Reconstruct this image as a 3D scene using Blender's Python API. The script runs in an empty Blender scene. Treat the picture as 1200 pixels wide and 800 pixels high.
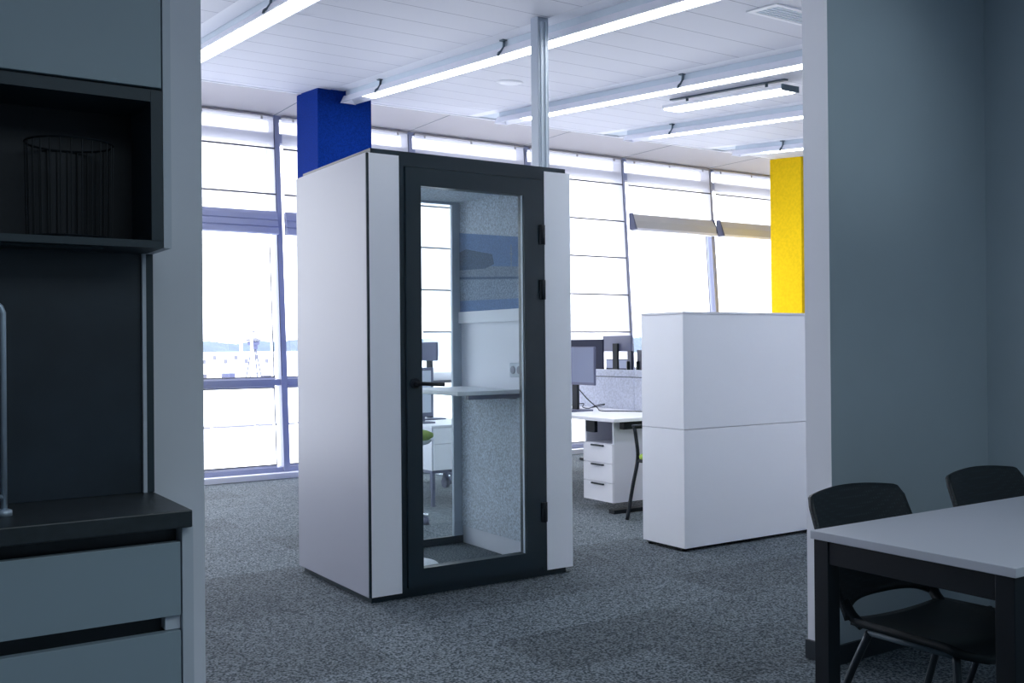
import bpy, bmesh, math, random
from mathutils import Vector, Matrix
random.seed(7)
C = bpy.context.scene.collection
PI = math.pi

# ------------------------------------------------------------------ materials
def mat(name, col, rough=0.5, metal=0.0, spec=0.5, emit=None, estr=0.0, noise=0.0, nscale=60, bump=0.0, bscale=200):
    m = bpy.data.materials.new(name); m.use_nodes = True
    nt = m.node_tree; b = nt.nodes['Principled BSDF']
    b.inputs['Base Color'].default_value = (*col, 1)
    b.inputs['Roughness'].default_value = rough
    b.inputs['Metallic'].default_value = metal
    b.inputs['Specular IOR Level'].default_value = spec
    if emit:
        b.inputs['Emission Color'].default_value = (*emit, 1)
        b.inputs['Emission Strength'].default_value = estr
    tc = None
    if noise or bump:
        tc = nt.nodes.new('ShaderNodeTexCoord')
    if noise:
        n = nt.nodes.new('ShaderNodeTexNoise'); n.inputs['Scale'].default_value = nscale
        n.inputs['Detail'].default_value = 4
        nt.links.new(tc.outputs['Object'], n.inputs['Vector'])
        r = nt.nodes.new('ShaderNodeValToRGB')
        r.color_ramp.elements[0].position = 0.35; r.color_ramp.elements[1].position = 0.65
        r.color_ramp.elements[0].color = (*[c * (1 - noise) for c in col], 1)
        r.color_ramp.elements[1].color = (*[min(1, c * (1 + noise)) for c in col], 1)
        nt.links.new(n.outputs['Fac'], r.inputs['Fac'])
        nt.links.new(r.outputs['Color'], b.inputs['Base Color'])
    if bump:
        n2 = nt.nodes.new('ShaderNodeTexNoise'); n2.inputs['Scale'].default_value = bscale
        nt.links.new(tc.outputs['Object'], n2.inputs['Vector'])
        bp = nt.nodes.new('ShaderNodeBump'); bp.inputs['Strength'].default_value = bump
        bp.inputs['Distance'].default_value = 0.002
        nt.links.new(n2.outputs['Fac'], bp.inputs['Height'])
        nt.links.new(bp.outputs['Normal'], b.inputs['Normal'])
    return m

def glass_mat(name, tint=(1, 1, 1), ior=1.45, gl=1.0):
    m = bpy.data.materials.new(name); m.use_nodes = True
    nt = m.node_tree; nt.nodes.remove(nt.nodes['Principled BSDF'])
    out = nt.nodes['Material Output']
    t = nt.nodes.new('ShaderNodeBsdfTransparent'); t.inputs['Color'].default_value = (*tint, 1)
    g = nt.nodes.new('ShaderNodeBsdfGlossy'); g.inputs['Roughness'].default_value = 0.0
    g.inputs['Color'].default_value = (gl, gl, gl, 1)
    ge = nt.nodes.new('ShaderNodeNewGeometry')          # two-sided Schlick reflectance
    dt = nt.nodes.new('ShaderNodeVectorMath'); dt.operation = 'DOT_PRODUCT'
    nt.links.new(ge.outputs['Normal'], dt.inputs[0]); nt.links.new(ge.outputs['Incoming'], dt.inputs[1])
    prev = dt.outputs['Value']; r0 = ((ior - 1) / (ior + 1)) ** 2 * 1.6
    for op, b in (('ABSOLUTE', None), ('SUBTRACT', 1), ('POWER', 5), ('MULTIPLY_ADD', 1 - r0)):
        nd = nt.nodes.new('ShaderNodeMath'); nd.operation = op
        if op == 'SUBTRACT':
            nd.inputs[0].default_value = 1.0; nt.links.new(prev, nd.inputs[1])
        else:
            nt.links.new(prev, nd.inputs[0])
            if b is not None: nd.inputs[1].default_value = b
            if op == 'MULTIPLY_ADD': nd.inputs[2].default_value = r0
        prev = nd.outputs[0]
    mx = nt.nodes.new('ShaderNodeMixShader')
    nt.links.new(prev, mx.inputs['Fac'])
    nt.links.new(t.outputs['BSDF'], mx.inputs[1]); nt.links.new(g.outputs['BSDF'], mx.inputs[2])
    nt.links.new(mx.outputs['Shader'], out.inputs['Surface'])
    return m

def fabric_mat(name, col, through=0.2):
    m = bpy.data.materials.new(name); m.use_nodes = True
    nt = m.node_tree; nt.nodes.remove(nt.nodes['Principled BSDF'])
    out = nt.nodes['Material Output']
    tl = nt.nodes.new('ShaderNodeBsdfTranslucent'); tl.inputs['Color'].default_value = (*col, 1)
    df = nt.nodes.new('ShaderNodeBsdfDiffuse'); df.inputs['Color'].default_value = (*col, 1)
    tr = nt.nodes.new('ShaderNodeBsdfTransparent')
    m1 = nt.nodes.new('ShaderNodeMixShader'); m1.inputs['Fac'].default_value = 0.55
    m2 = nt.nodes.new('ShaderNodeMixShader'); m2.inputs['Fac'].default_value = through
    nt.links.new(df.outputs[0], m1.inputs[1]); nt.links.new(tl.outputs[0], m1.inputs[2])
    nt.links.new(m1.outputs[0], m2.inputs[1]); nt.links.new(tr.outputs[0], m2.inputs[2])
    nt.links.new(m2.outputs[0], out.inputs['Surface'])
    return m

def carpet_mat():
    m = bpy.data.materials.new('carpet_tiles'); m.use_nodes = True
    nt = m.node_tree; b = nt.nodes['Principled BSDF']; L = nt.links.new
    b.inputs['Roughness'].default_value = 0.95; b.inputs['Specular IOR Level'].default_value = 0.15
    tc = nt.nodes.new('ShaderNodeTexCoord')
    n = nt.nodes.new('ShaderNodeTexNoise'); n.inputs['Scale'].default_value = 105; n.inputs['Detail'].default_value = 3
    L(tc.outputs['Object'], n.inputs['Vector'])
    r = nt.nodes.new('ShaderNodeValToRGB')
    r.color_ramp.elements[0].position = 0.40; r.color_ramp.elements[1].position = 0.62
    r.color_ramp.elements[0].color = (0.036, 0.050, 0.058, 1); r.color_ramp.elements[1].color = (0.215, 0.25, 0.275, 1)
    L(n.outputs['Fac'], r.inputs['Fac'])
    mp = nt.nodes.new('ShaderNodeMapping'); mp.inputs['Location'].default_value = (0.13, 0.21, 0)
    L(tc.outputs['Object'], mp.inputs['Vector'])
    br = nt.nodes.new('ShaderNodeTexBrick'); br.offset = 0.5
    br.inputs['Scale'].default_value = 1.0
    br.inputs['Brick Width'].default_value = 0.96; br.inputs['Row Height'].default_value = 0.48
    br.inputs['Mortar Size'].default_value = 0.0; br.inputs['Bias'].default_value = 0.0
    br.inputs['Color1'].default_value = (0.78, 0.78, 0.78, 1); br.inputs['Color2'].default_value = (1.12, 1.12, 1.12, 1)
    L(mp.outputs['Vector'], br.inputs['Vector'])
    mx = nt.nodes.new('ShaderNodeMix'); mx.data_type = 'RGBA'; mx.blend_type = 'MULTIPLY'
    mx.inputs['Factor'].default_value = 1.0
    L(r.outputs['Color'], mx.inputs['A']); L(br.outputs['Color'], mx.inputs['B'])
    L(mx.outputs['Result'], b.inputs['Base Color'])
    bp = nt.nodes.new('ShaderNodeBump'); bp.inputs['Strength'].default_value = 0.6; bp.inputs['Distance'].default_value = 0.004
    L(n.outputs['Fac'], bp.inputs['Height']); L(bp.outputs['Normal'], b.inputs['Normal'])
    return m

def ceiling_mat():
    m = bpy.data.materials.new('ceiling_planks'); m.use_nodes = True
    nt = m.node_tree; b = nt.nodes['Principled BSDF']; L = nt.links.new
    b.inputs['Roughness'].default_value = 0.6
    tc = nt.nodes.new('ShaderNodeTexCoord'); sx = nt.nodes.new('ShaderNodeSeparateXYZ')
    L(tc.outputs['Object'], sx.inputs[0])
    a = nt.nodes.new('ShaderNodeMath'); a.operation = 'MULTIPLY_ADD'; a.inputs[1].default_value = 1 / 0.33; a.inputs[2].default_value = 30.32
    L(sx.outputs['Y'], a.inputs[0])
    fr = nt.nodes.new('ShaderNodeMath'); fr.operation = 'FRACT'; L(a.outputs[0], fr.inputs[0])
    lt = nt.nodes.new('ShaderNodeMath'); lt.operation = 'LESS_THAN'; lt.inputs[1].default_value = 0.022
    L(fr.outputs[0], lt.inputs[0])
    mx = nt.nodes.new('ShaderNodeMix'); mx.data_type = 'RGBA'
    mx.inputs['A'].default_value = (0.66, 0.67, 0.73, 1); mx.inputs['B'].default_value = (0.25, 0.26, 0.33, 1)
    L(lt.outputs[0], mx.inputs['Factor']); L(mx.outputs['Result'], b.inputs['Base Color'])
    return m

M = {}
M['carpet'] = carpet_mat()
M['ceiling'] = ceiling_mat()
M['soffit'] = mat('soffit_grey', (0.50, 0.48, 0.50), 0.6)
M['wall_end_lit'] = mat('wall_end_lightened', (0.88, 0.89, 0.94), 0.6)  # wall colour lightened on the end face for light from the windows
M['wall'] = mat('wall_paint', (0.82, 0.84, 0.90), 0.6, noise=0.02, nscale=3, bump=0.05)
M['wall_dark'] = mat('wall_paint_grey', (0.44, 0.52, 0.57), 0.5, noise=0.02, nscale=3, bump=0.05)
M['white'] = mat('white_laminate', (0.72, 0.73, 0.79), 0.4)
M['white_lifted'] = mat('white_laminate_lifted', (0.90, 0.92, 0.96), 0.35)  # same white laminate, lightened to lift faces turned from the windows
M['white_dimmed'] = mat('white_laminate_dimmed', (0.335, 0.352, 0.40), 0.4)  # same white laminate, darkened to offset strong light on the booth's left side
M['white_trim'] = mat('white_trim', (0.85, 0.86, 0.90), 0.5)
M['dark'] = mat('anthracite_metal', (0.008, 0.021, 0.030), 0.4)
M['black'] = mat('black_plastic', (0.007, 0.011, 0.016), 0.5, spec=0.25)
M['blackmetal'] = mat('black_metal', (0.006, 0.010, 0.015), 0.45, spec=0.3)
M['felt'] = mat('grey_felt', (0.58, 0.63, 0.69), 0.95, spec=0.1, noise=0.30, nscale=110, bump=0.2)
M['felt_light'] = mat('light_grey_felt', (0.55, 0.58, 0.67), 0.95, spec=0.1, noise=0.14, nscale=60)
M['blue'] = mat('blue_felt', (0.002, 0.026, 0.21), 0.9, spec=0.1, noise=0.25, nscale=110, bump=0.2)
M['yellow'] = mat('yellow_felt', (0.82, 0.54, 0.008), 0.9, spec=0.1, noise=0.06, nscale=30, bump=0.2)
M['frame'] = mat('window_frame_lavender', (0.34, 0.37, 0.52), 0.4)
M['frame_white'] = mat('window_sash_white', (0.80, 0.81, 0.88), 0.4)
M['gasket'] = mat('window_gasket', (0.02, 0.02, 0.03), 0.6)
M['pane'] = glass_mat('window_glass', (0.97, 0.98, 1.0))
M['pane_dimmed'] = glass_mat('side_glass_dimmed', (0.24, 0.245, 0.265))  # tint darkens the unseen side glazing to cut its light
M['doorglass'] = glass_mat('booth_glass', (0.88, 0.94, 0.955), 1.5)
M['fabric'] = fabric_mat('sheer_white_fabric', (0.70, 0.70, 0.72), 0.20)
M['fabric_stack'] = mat('folded_lavender_fabric', (0.45, 0.48, 0.66), 0.8)
M['fabric_grey'] = mat('folded_grey_fabric', (0.50, 0.49, 0.48), 0.8)
M['rib'] = mat('blind_rib', (0.10, 0.10, 0.12), 0.6)
M['rail'] = mat('blind_head_rail', (0.42, 0.40, 0.40), 0.6)
M['alu'] = mat('brushed_aluminium', (0.55, 0.60, 0.68), 0.35, 0.6)
M['postpaint'] = mat('grey_aluminium_paint', (0.40, 0.46, 0.54), 0.4)
M['fixture'] = mat('fixture_blue_grey', (0.58, 0.66, 0.73), 0.45)
M['lamp'] = mat('lamp_diffuser', (0.9, 0.9, 0.9), 0.5, emit=(0.95, 0.975, 1.0), estr=7.5)
M['clip'] = mat('dark_steel', (0.09, 0.13, 0.16), 0.5, 0.2)
M['legmetal'] = mat('chair_leg_metal', (0.03, 0.04, 0.05), 0.35, 0.6)
M['chrome'] = mat('chrome', (0.8, 0.82, 0.85), 0.12, 1.0)
M['tapmetal'] = mat('satin_steel', (0.55, 0.65, 0.76), 0.4, 0.5)
M['kfront'] = mat('kitchen_grey_front', (0.34, 0.43, 0.49), 0.45)
M['kside'] = mat('kitchen_side_panel', (0.66, 0.71, 0.79), 0.45)
M['kdark'] = mat('kitchen_dark_laminate', (0.025, 0.035, 0.045), 0.45)
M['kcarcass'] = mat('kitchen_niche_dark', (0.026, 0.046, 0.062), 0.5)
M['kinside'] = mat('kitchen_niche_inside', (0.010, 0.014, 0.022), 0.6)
M['ktop'] = mat('worktop_dark', (0.028, 0.038, 0.046), 0.4, noise=0.15, nscale=40)
M['splash'] = mat('backsplash_dark', (0.018, 0.030, 0.045), 0.35, noise=0.2, nscale=4)
M['table'] = mat('table_grey_laminate', (0.55, 0.57, 0.64), 0.45)
M['seat_black'] = mat('chair_black', (0.006, 0.012, 0.016), 0.5, spec=0.3)
M['green'] = mat('lime_green_fabric', (0.42, 0.60, 0.10), 0.85, noise=0.1, nscale=80)
M['screen'] = mat('screen_glare', (0.22, 0.25, 0.35), 0.25)
M['mon_black'] = mat('monitor_black', (0.022, 0.026, 0.05), 0.6, spec=0.1)
M['mon_back'] = mat('monitor_back_grey', (0.09, 0.10, 0.17), 0.4)
M['red'] = mat('red_plug', (0.6, 0.02, 0.04), 0.5)
M['water'] = mat('harbour_water', (0.75, 0.78, 0.82), 0.6)
M['hill'] = mat('hazy_wooded_hill', (0.072, 0.105, 0.145), 0.9, noise=0.12, nscale=0.15)
M['pale_screen'] = mat('pale_screen', (0.55, 0.60, 0.70), 0.3)
M['far_white'] = mat('far_white_hull', (0.125, 0.13, 0.16), 0.8)
M['far_blue'] = mat('far_pale_blue', (0.07, 0.08, 0.15), 0.8)
M['far_grey'] = mat('far_grey_lattice', (0.085, 0.09, 0.125), 0.8)
M['refl_sky'] = mat('reflected_sky', (0.16, 0.26, 0.46), 0.9, noise=0.18, nscale=120)  # colours of the door-glass reflection, painted on the inner wall
M['refl_build'] = mat('reflected_building', (0.09, 0.14, 0.22), 0.9, noise=0.25, nscale=120)
M['refl_water'] = mat('reflected_water', (0.28, 0.35, 0.44), 0.9, noise=0.35, nscale=110)
M['refl_quay'] = mat('reflected_quay', (0.24, 0.30, 0.38), 0.9, noise=0.30, nscale=120)

# mesh chair back: tiny perforations in the middle
def perf_mat():
    m = mat('perforated_black_mesh', (0.012, 0.020, 0.026), 0.5)
    nt = m.node_tree; b = nt.nodes['Principled BSDF']; L = nt.links.new
    tc = nt.nodes.new('ShaderNodeTexCoord')
    v = nt.nodes.new('ShaderNodeTexVoronoi'); v.inputs['Scale'].default_value = 90; v.inputs['Randomness'].default_value = 0.0
    L(tc.outputs['Object'], v.inputs['Vector'])
    r = nt.nodes.new('ShaderNodeValToRGB')
    r.color_ramp.elements[0].position = 0.25; r.color_ramp.elements[0].color = (0.018, 0.032, 0.04, 1)
    r.color_ramp.elements[1].position = 0.32; r.color_ramp.elements[1].color = (0.006, 0.011, 0.015, 1)
    L(v.outputs['Distance'], r.inputs['Fac']); L(r.outputs['Color'], b.inputs['Base Color'])
    return m
M['perf'] = perf_mat()

# ------------------------------------------------------------------ mesh builder
class MB:
    def __init__(self): self.bm = bmesh.new(); self.mats = []; self.cur = 0
    def use(self, m):
        if m not in self.mats: self.mats.append(m)
        self.cur = self.mats.index(m); return self
    def _f(self, vs):
        try:
            f = self.bm.faces.new(vs); f.material_index = self.cur; return f
        except ValueError: return None
    def box(self, x0, x1, y0, y1, z0, z1, bev=0.0):
        vs = [self.bm.verts.new((x, y, z)) for x in (x0, x1) for y in (y0, y1) for z in (z0, z1)]
        idx = [(0, 1, 3, 2), (4, 6, 7, 5), (0, 4, 5, 1), (2, 3, 7, 6), (0, 2, 6, 4), (1, 5, 7, 3)]
        fs = [self._f([vs[i] for i in q]) for q in idx]
        if bev:
            es = list({e for f in fs for e in f.edges})
            r = bmesh.ops.bevel(self.bm, geom=es, offset=bev, segments=2, profile=0.5, affect='EDGES', clamp_overlap=True)
            for f in r['faces']: f.material_index = self.cur
        return self
    def tube(self, pts, r, seg=10, cap=True, radii=None):
        pts = [Vector(p) for p in pts]; rings = []; prev = None
        for i, p in enumerate(pts):
            if i == 0: t = pts[1] - p
            elif i == len(pts) - 1: t = p - pts[-2]
            else: t = (pts[i + 1] - p).normalized() + (p - pts[i - 1]).normalized()
            t.normalize()
            if prev is None:
                a = Vector((0, 0, 1)) if abs(t.z) < 0.9 else Vector((1, 0, 0))
                n = t.cross(a).normalized()
            else:
                n = (prev - t * prev.dot(t)).normalized()
            prev = n; b = t.cross(n); rr = radii[i] if radii else r
            rings.append([self.bm.verts.new(p + (n * math.cos(2 * PI * k / seg) + b * math.sin(2 * PI * k / seg)) * rr) for k in range(seg)])
        for i in range(len(rings) - 1):
            for k in range(seg):
                f = self._f([rings[i][k], rings[i][(k + 1) % seg], rings[i + 1][(k + 1) % seg], rings[i + 1][k]])
                if f and seg > 6: f.smooth = True
        if cap: self._f(rings[0][::-1]); self._f(rings[-1])
        return self
    def lathe(self, prof, c=(0, 0, 0), seg=32):
        rings = []
        for r, z in prof:
            rings.append([self.bm.verts.new((c[0] + r * math.cos(2 * PI * k / seg), c[1] + r * math.sin(2 * PI * k / seg), c[2] + z)) for k in range(seg)] if r > 1e-5
                         else [self.bm.verts.new((c[0], c[1], c[2] + z))])
        for a, b in zip(rings, rings[1:]):
            for k in range(seg):
                k2 = (k + 1) % seg
                if len(a) == 1 and len(b) == 1: continue
                if len(a) == 1: f = self._f([a[0], b[k2], b[k]])
                elif len(b) == 1: f = self._f([a[k], a[k2], b[0]])
                else: f = self._f([a[k], a[k2], b[k2], b[k]])
                if f: f.smooth = True
        return self
    def prism(self, poly, ax, c0, c1):
        # poly: 2D points; ax = extrusion axis
        def P(u, v, w):
            return {0: (w, u, v), 1: (u, w, v), 2: (u, v, w)}[ax]
        a = [self.bm.verts.new(P(u, v, c0)) for u, v in poly]; b = [self.bm.verts.new(P(u, v, c1)) for u, v in poly]
        n = len(poly)
        self._f(a); self._f(b[::-1])
        for i in range(n): self._f([a[i], b[i], b[(i + 1) % n], a[(i + 1) % n]])
        return self
    def grid(self, fn, nu, nv, thick=0.0, smooth=True):
        g = [[self.bm.verts.new(fn(i / nu, j / nv)) for j in range(nv + 1)] for i in range(nu + 1)]
        fs = []
        for i in range(nu):
            for j in range(nv):
                f = self._f([g[i][j], g[i + 1][j], g[i + 1][j + 1], g[i][j + 1]])
                if f: f.smooth = smooth; fs.append(f)
        if thick:
            bmesh.ops.recalc_face_normals(self.bm, faces=fs)
            bmesh.ops.solidify(self.bm, geom=fs, thickness=thick)
        return self
    def quad(self, *ps):
        self._f([self.bm.verts.new(p) for p in ps]); return self
    def xf(self, fn):
        for v in self.bm.verts: v.co = Vector(fn(*v.co))
        return self

def total_loc(o):
    L = Vector((0, 0, 0))
    while o is not None: L += o.location; o = o.parent
    return L

def obj(name, mb, m, parent=None, flat=False):
    me = bpy.data.meshes.new(name)
    bm = mb.bm
    bmesh.ops.recalc_face_normals(bm, faces=bm.faces[:]) if not flat else None
    o = bpy.data.objects.new(name, me)
    if parent is not None:
        s = total_loc(parent)
    else:
        xs = [v.co for v in bm.verts]
        s = Vector(((min(v.x for v in xs) + max(v.x for v in xs)) / 2, (min(v.y for v in xs) + max(v.y for v in xs)) / 2, min(v.z for v in xs)))
        o.location = s
    for v in bm.verts: v.co -= s
    bm.to_mesh(me); bm.free()
    for k in (mb.mats or [m]): me.materials.append(k)
    C.objects.link(o)
    if parent is not None: o.parent = parent
    return o

def thing(name, label, cat, loc=(0, 0, 0), group=None):
    o = bpy.data.objects.new(name, None); C.objects.link(o); o.location = loc
    o.empty_display_size = 0.1
    o['label'] = label; o['category'] = cat
    if group: o['group'] = group
    return o
def tag(o, label, cat, group=None):
    o['label'] = label; o['category'] = cat
    if group: o['group'] = group
    return o
def struct(name, mb, m, parent=None, label=None, cat=None):
    o = obj(name, mb, m, parent)
    if parent is None: o['kind'] = 'structure'
    if label: o['label'] = label
    if cat: o['category'] = cat
    return o
def part(name, parent, m, *boxes, bev=0.0, label=None):
    mb = MB()
    for b in boxes: mb.box(*b, bev=bev)
    o = obj(name, mb, m, parent)
    if label: o['label'] = label
    return o
def dup(root, loc, rz=0.0, label=None, group=None):
    r = root.copy(); C.objects.link(r); r.location = loc; r.rotation_euler = (0, 0, rz)
    if label: r['label'] = label
    if group: r['group'] = group
    for ch in list(root.children):
        c = ch.copy(); C.objects.link(c); c.parent = r
        for g in list(ch.children):
            d = g.copy(); C.objects.link(d); d.parent = c
    return r

# ------------------------------------------------------------------ setting
XL, XR, YB, YP0, YP1, YW = -3.5, 13.2, -2.6, 2.64, 2.766, 9.35
struct('floor', MB().box(XL - .2, XR + .2, YB - .2, 9.62, -0.12, 0.0), M['carpet'], label='blue-grey speckled carpet tiles', cat='floor')

LEAN = 0.06876
def wy(z): return 9.563 + LEAN * z
# office ceiling: sloped plank bays between channels
CS, CZ, CY = 0.086, 3.62, 8.80
def cz(y): return CZ + CS * (y - CY)
BASES = [-1.32, 0.32, 1.96, 3.60, 5.24, 6.88, 8.52, 10.16, 11.80]
CW = 0.36
mb = MB().use(M['ceiling'])
def slab(mb, x0, x1, y0, y1, dz=0.0, th=0.08):
    a = [(y0, cz(y0) + dz), (y1, cz(y1) + dz), (y1, cz(y1) + dz + th), (y0, cz(y0) + dz + th)]
    mb.prism(a, 0, x0, x1)
edges = [XL] + [e for b in BASES for e in (b, b + CW)] + [XR]
for i in range(0, len(edges), 2): slab(mb, edges[i], edges[i + 1], YP1, CY)
ceil_o = struct('ceiling', mb, M['ceiling'], label='white plank ceiling rising towards the windows', cat='ceiling')
# channels (raised recess above each strip light)
mb = MB().use(M['white_trim'])
for b in BASES:
    mb.use(M['white_trim']); slab(mb, b, b + 0.13, YP1, CY - .02, 0.004)
    mb.use(M['fixture']); slab(mb, b + 0.13, b + CW, YP1, CY - .02, 0.012)
struct('ceiling_channel', mb, M['white_trim'], parent=ceil_o)
struct('trim_1', MB().box(XL, XR, CY, 10.05, CZ, CZ + .12), M['soffit'], label='flat grey soffit along the window heads', cat='soffit')
# soffit joints are real gaps of dark sealant
mb = MB()
for x in (2.05, 3.57, 5.08, 6.6, 8.08, 9.57, 11.1): mb.box(x - .004, x + .004, CY + .01, 9.79, CZ - .002, CZ + .004)
struct('trim_2', mb, M['clip'], label='soffit joints')
struct('trim_3', MB().prism([(CY - .02, cz(CY) - .006), (CY + .014, cz(CY) - .004), (CY + .014, cz(CY) + .06), (CY - .02, cz(CY) + .06)], 0, XL, XR), M['white_trim'], label='white edge strip of plank ceiling', cat='trim')
struct('trim_4', MB().box(XL, XR, wy(0) - .13, wy(0) + .06, 0, .055, .004), M['white_trim'], label='white kerb under the windows', cat='trim')

# office end walls and partition
struct('wall_left', MB().box(XL - .12, XL, YB, YP1, 0, 4.0).box(XL - .12, XL, YP1, 9.7, 0, .12).box(XL - .12, XL, YP1, 9.7, 3.3, 4.0), M['wall'])
mb = MB()
for k in range(6): mb.box(XL - .10, XL - .02, YP1 + k * 1.35, YP1 + k * 1.35 + .06, .12, 3.3)
wl = struct('window_20', mb, M['frame'], label='glazed side facade', cat='window')
obj('pane', MB().quad((XL - .06, YP1, .12), (XL - .06, 9.7, .12), (XL - .06, 9.7, 3.3), (XL - .06, YP1, 3.3)), M['pane_dimmed'], wl)
struct('wall_right', MB().box(XR, XR + .12, YP1, 9.7, 0, 4.0), M['wall'])
XE = 0.769; XP = 3.249; XC = 4.33
struct('wall_kitchen', MB().box(XL, XE, YP0, YP1, 0, 3.4), M['wall'], label='pale grey wall ending beside the kitchen', cat='wall')
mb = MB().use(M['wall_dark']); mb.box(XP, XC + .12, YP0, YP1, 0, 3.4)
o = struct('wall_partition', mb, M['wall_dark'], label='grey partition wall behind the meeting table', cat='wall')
o.data.materials.append(M['wall_end_lit'])
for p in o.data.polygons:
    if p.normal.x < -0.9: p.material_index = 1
struct('wall_meeting', MB().box(XC, XC + .12, YB, YP0, 0, 3.4), M['wall_dark'], label='grey side wall of the meeting corner', cat='wall')
struct('wall_partition_far', MB().box(XC + .12, XR, YP0, YP1, 0, 3.4), M['wall'])
struct('wall_back', MB().box(XL, XC + .12, YB - .12, YB, 0, 3.4), M['wall_dark'])
struct('ceiling_kitchen', MB().box(XL, XC, YB, YP0, 2.95, 3.1), M['wall'], label='flat ceiling over the kitchen and meeting corner', cat='ceiling')
struct('wall_lintel', MB().box(XE, XP, YP0, YP1, 2.95, 3.4), M['wall'])
mb = MB().box(XP - .012, XC, YP0 - .012, YP0, 0, .076).box(XP - .012, XP, YP0, YP1 + .004, 0, .076)
struct('baseboard_right', mb, M['kdark'], label='dark skirting around the partition wall end', cat='baseboard')

# ------------------------------------------------------------------ windows (leaning outwards)
MULL = [-.99, .53, 2.06, 3.59, 5.10, 6.62, 8.09, 9.60, 11.10, 12.62]
def lean(mb): return mb.xf(lambda x, y, z: (x, y + wy(z), z))
ZT = 3.62
for i in range(len(MULL) - 1):
    x0, x1 = MULL[i], MULL[i + 1]
    mb = MB()
    mb.box(x1 - .032, x1 + .032, -.05, .10, .05, ZT)                   # right mullion
    if i == 0: mb.box(x0 - .032, x0 + .032, -.05, .10, .05, ZT)
    mb.box(x0 + .032, x1 - .032, -.035, .09, .905, .965)               # transom
    mb.box(x0 + .032, x1 - .032, -.035, .09, .05, .10)                 # sill rail
    mb.box(x0 + .032, x1 - .032, -.0, .09, 3.35, 3.45)                 # head transom
    mb.box(x0 + .032, x1 - .032, -.035, .09, 3.585, ZT)
    w = struct('window_%d' % (i + 1), lean(mb), M['frame'], label='leaning window bay with lavender grey frame', cat='window')
    s = MB()
    for z0, z1 in ((.10, .905), (.965, 3.35)):
        s.box(x1 - .092, x1 - .082, .0, .06, z0, z1).box(x0 + .032, x0 + .05, .0, .06, z0, z1)
        s.box(x0 + .05, x1 - .085, .0, .06, z0, z0 + .02).box(x0 + .05, x1 - .085, .0, .06, z1 - .02, z1)
    obj('sash', lean(s), M['frame_white'], w)
    g = MB()
    for z0, z1 in ((.12, .885), (.985, 3.33)):
        g.box(x1 - .091, x1 - .083, -.004, .03, z0, z1)
        g.box(x0 + .05, x1 - .085, -.004, .03, z0, z0 + .008)
        if z1 < 1: g.box(x0 + .05, x1 - .085, -.004, .03, z1 - .008, z1)
    obj('gasket', lean(g), M['gasket'], w)
    for z0, z1 in ((.12, .885), (.985, 3.33), (3.45, 3.585)):
        pa = MB().quad((x0 + .045, .035, z0), (x1 - .03, .035, z0), (x1 - .03, .035, z1), (x0 + .045, .035, z1))
        obj('pane', lean(pa), M['pane'], w)
# solid strips beside the window band (ends of facade)
struct('wall_far', MB().box(XL, MULL[0] - .03, 9.56, 9.72, 0, ZT).box(MULL[-1] + .03, XR, 9.56, 9.72, 0, ZT), M['wall'], label='facade wall beside windows')

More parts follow.
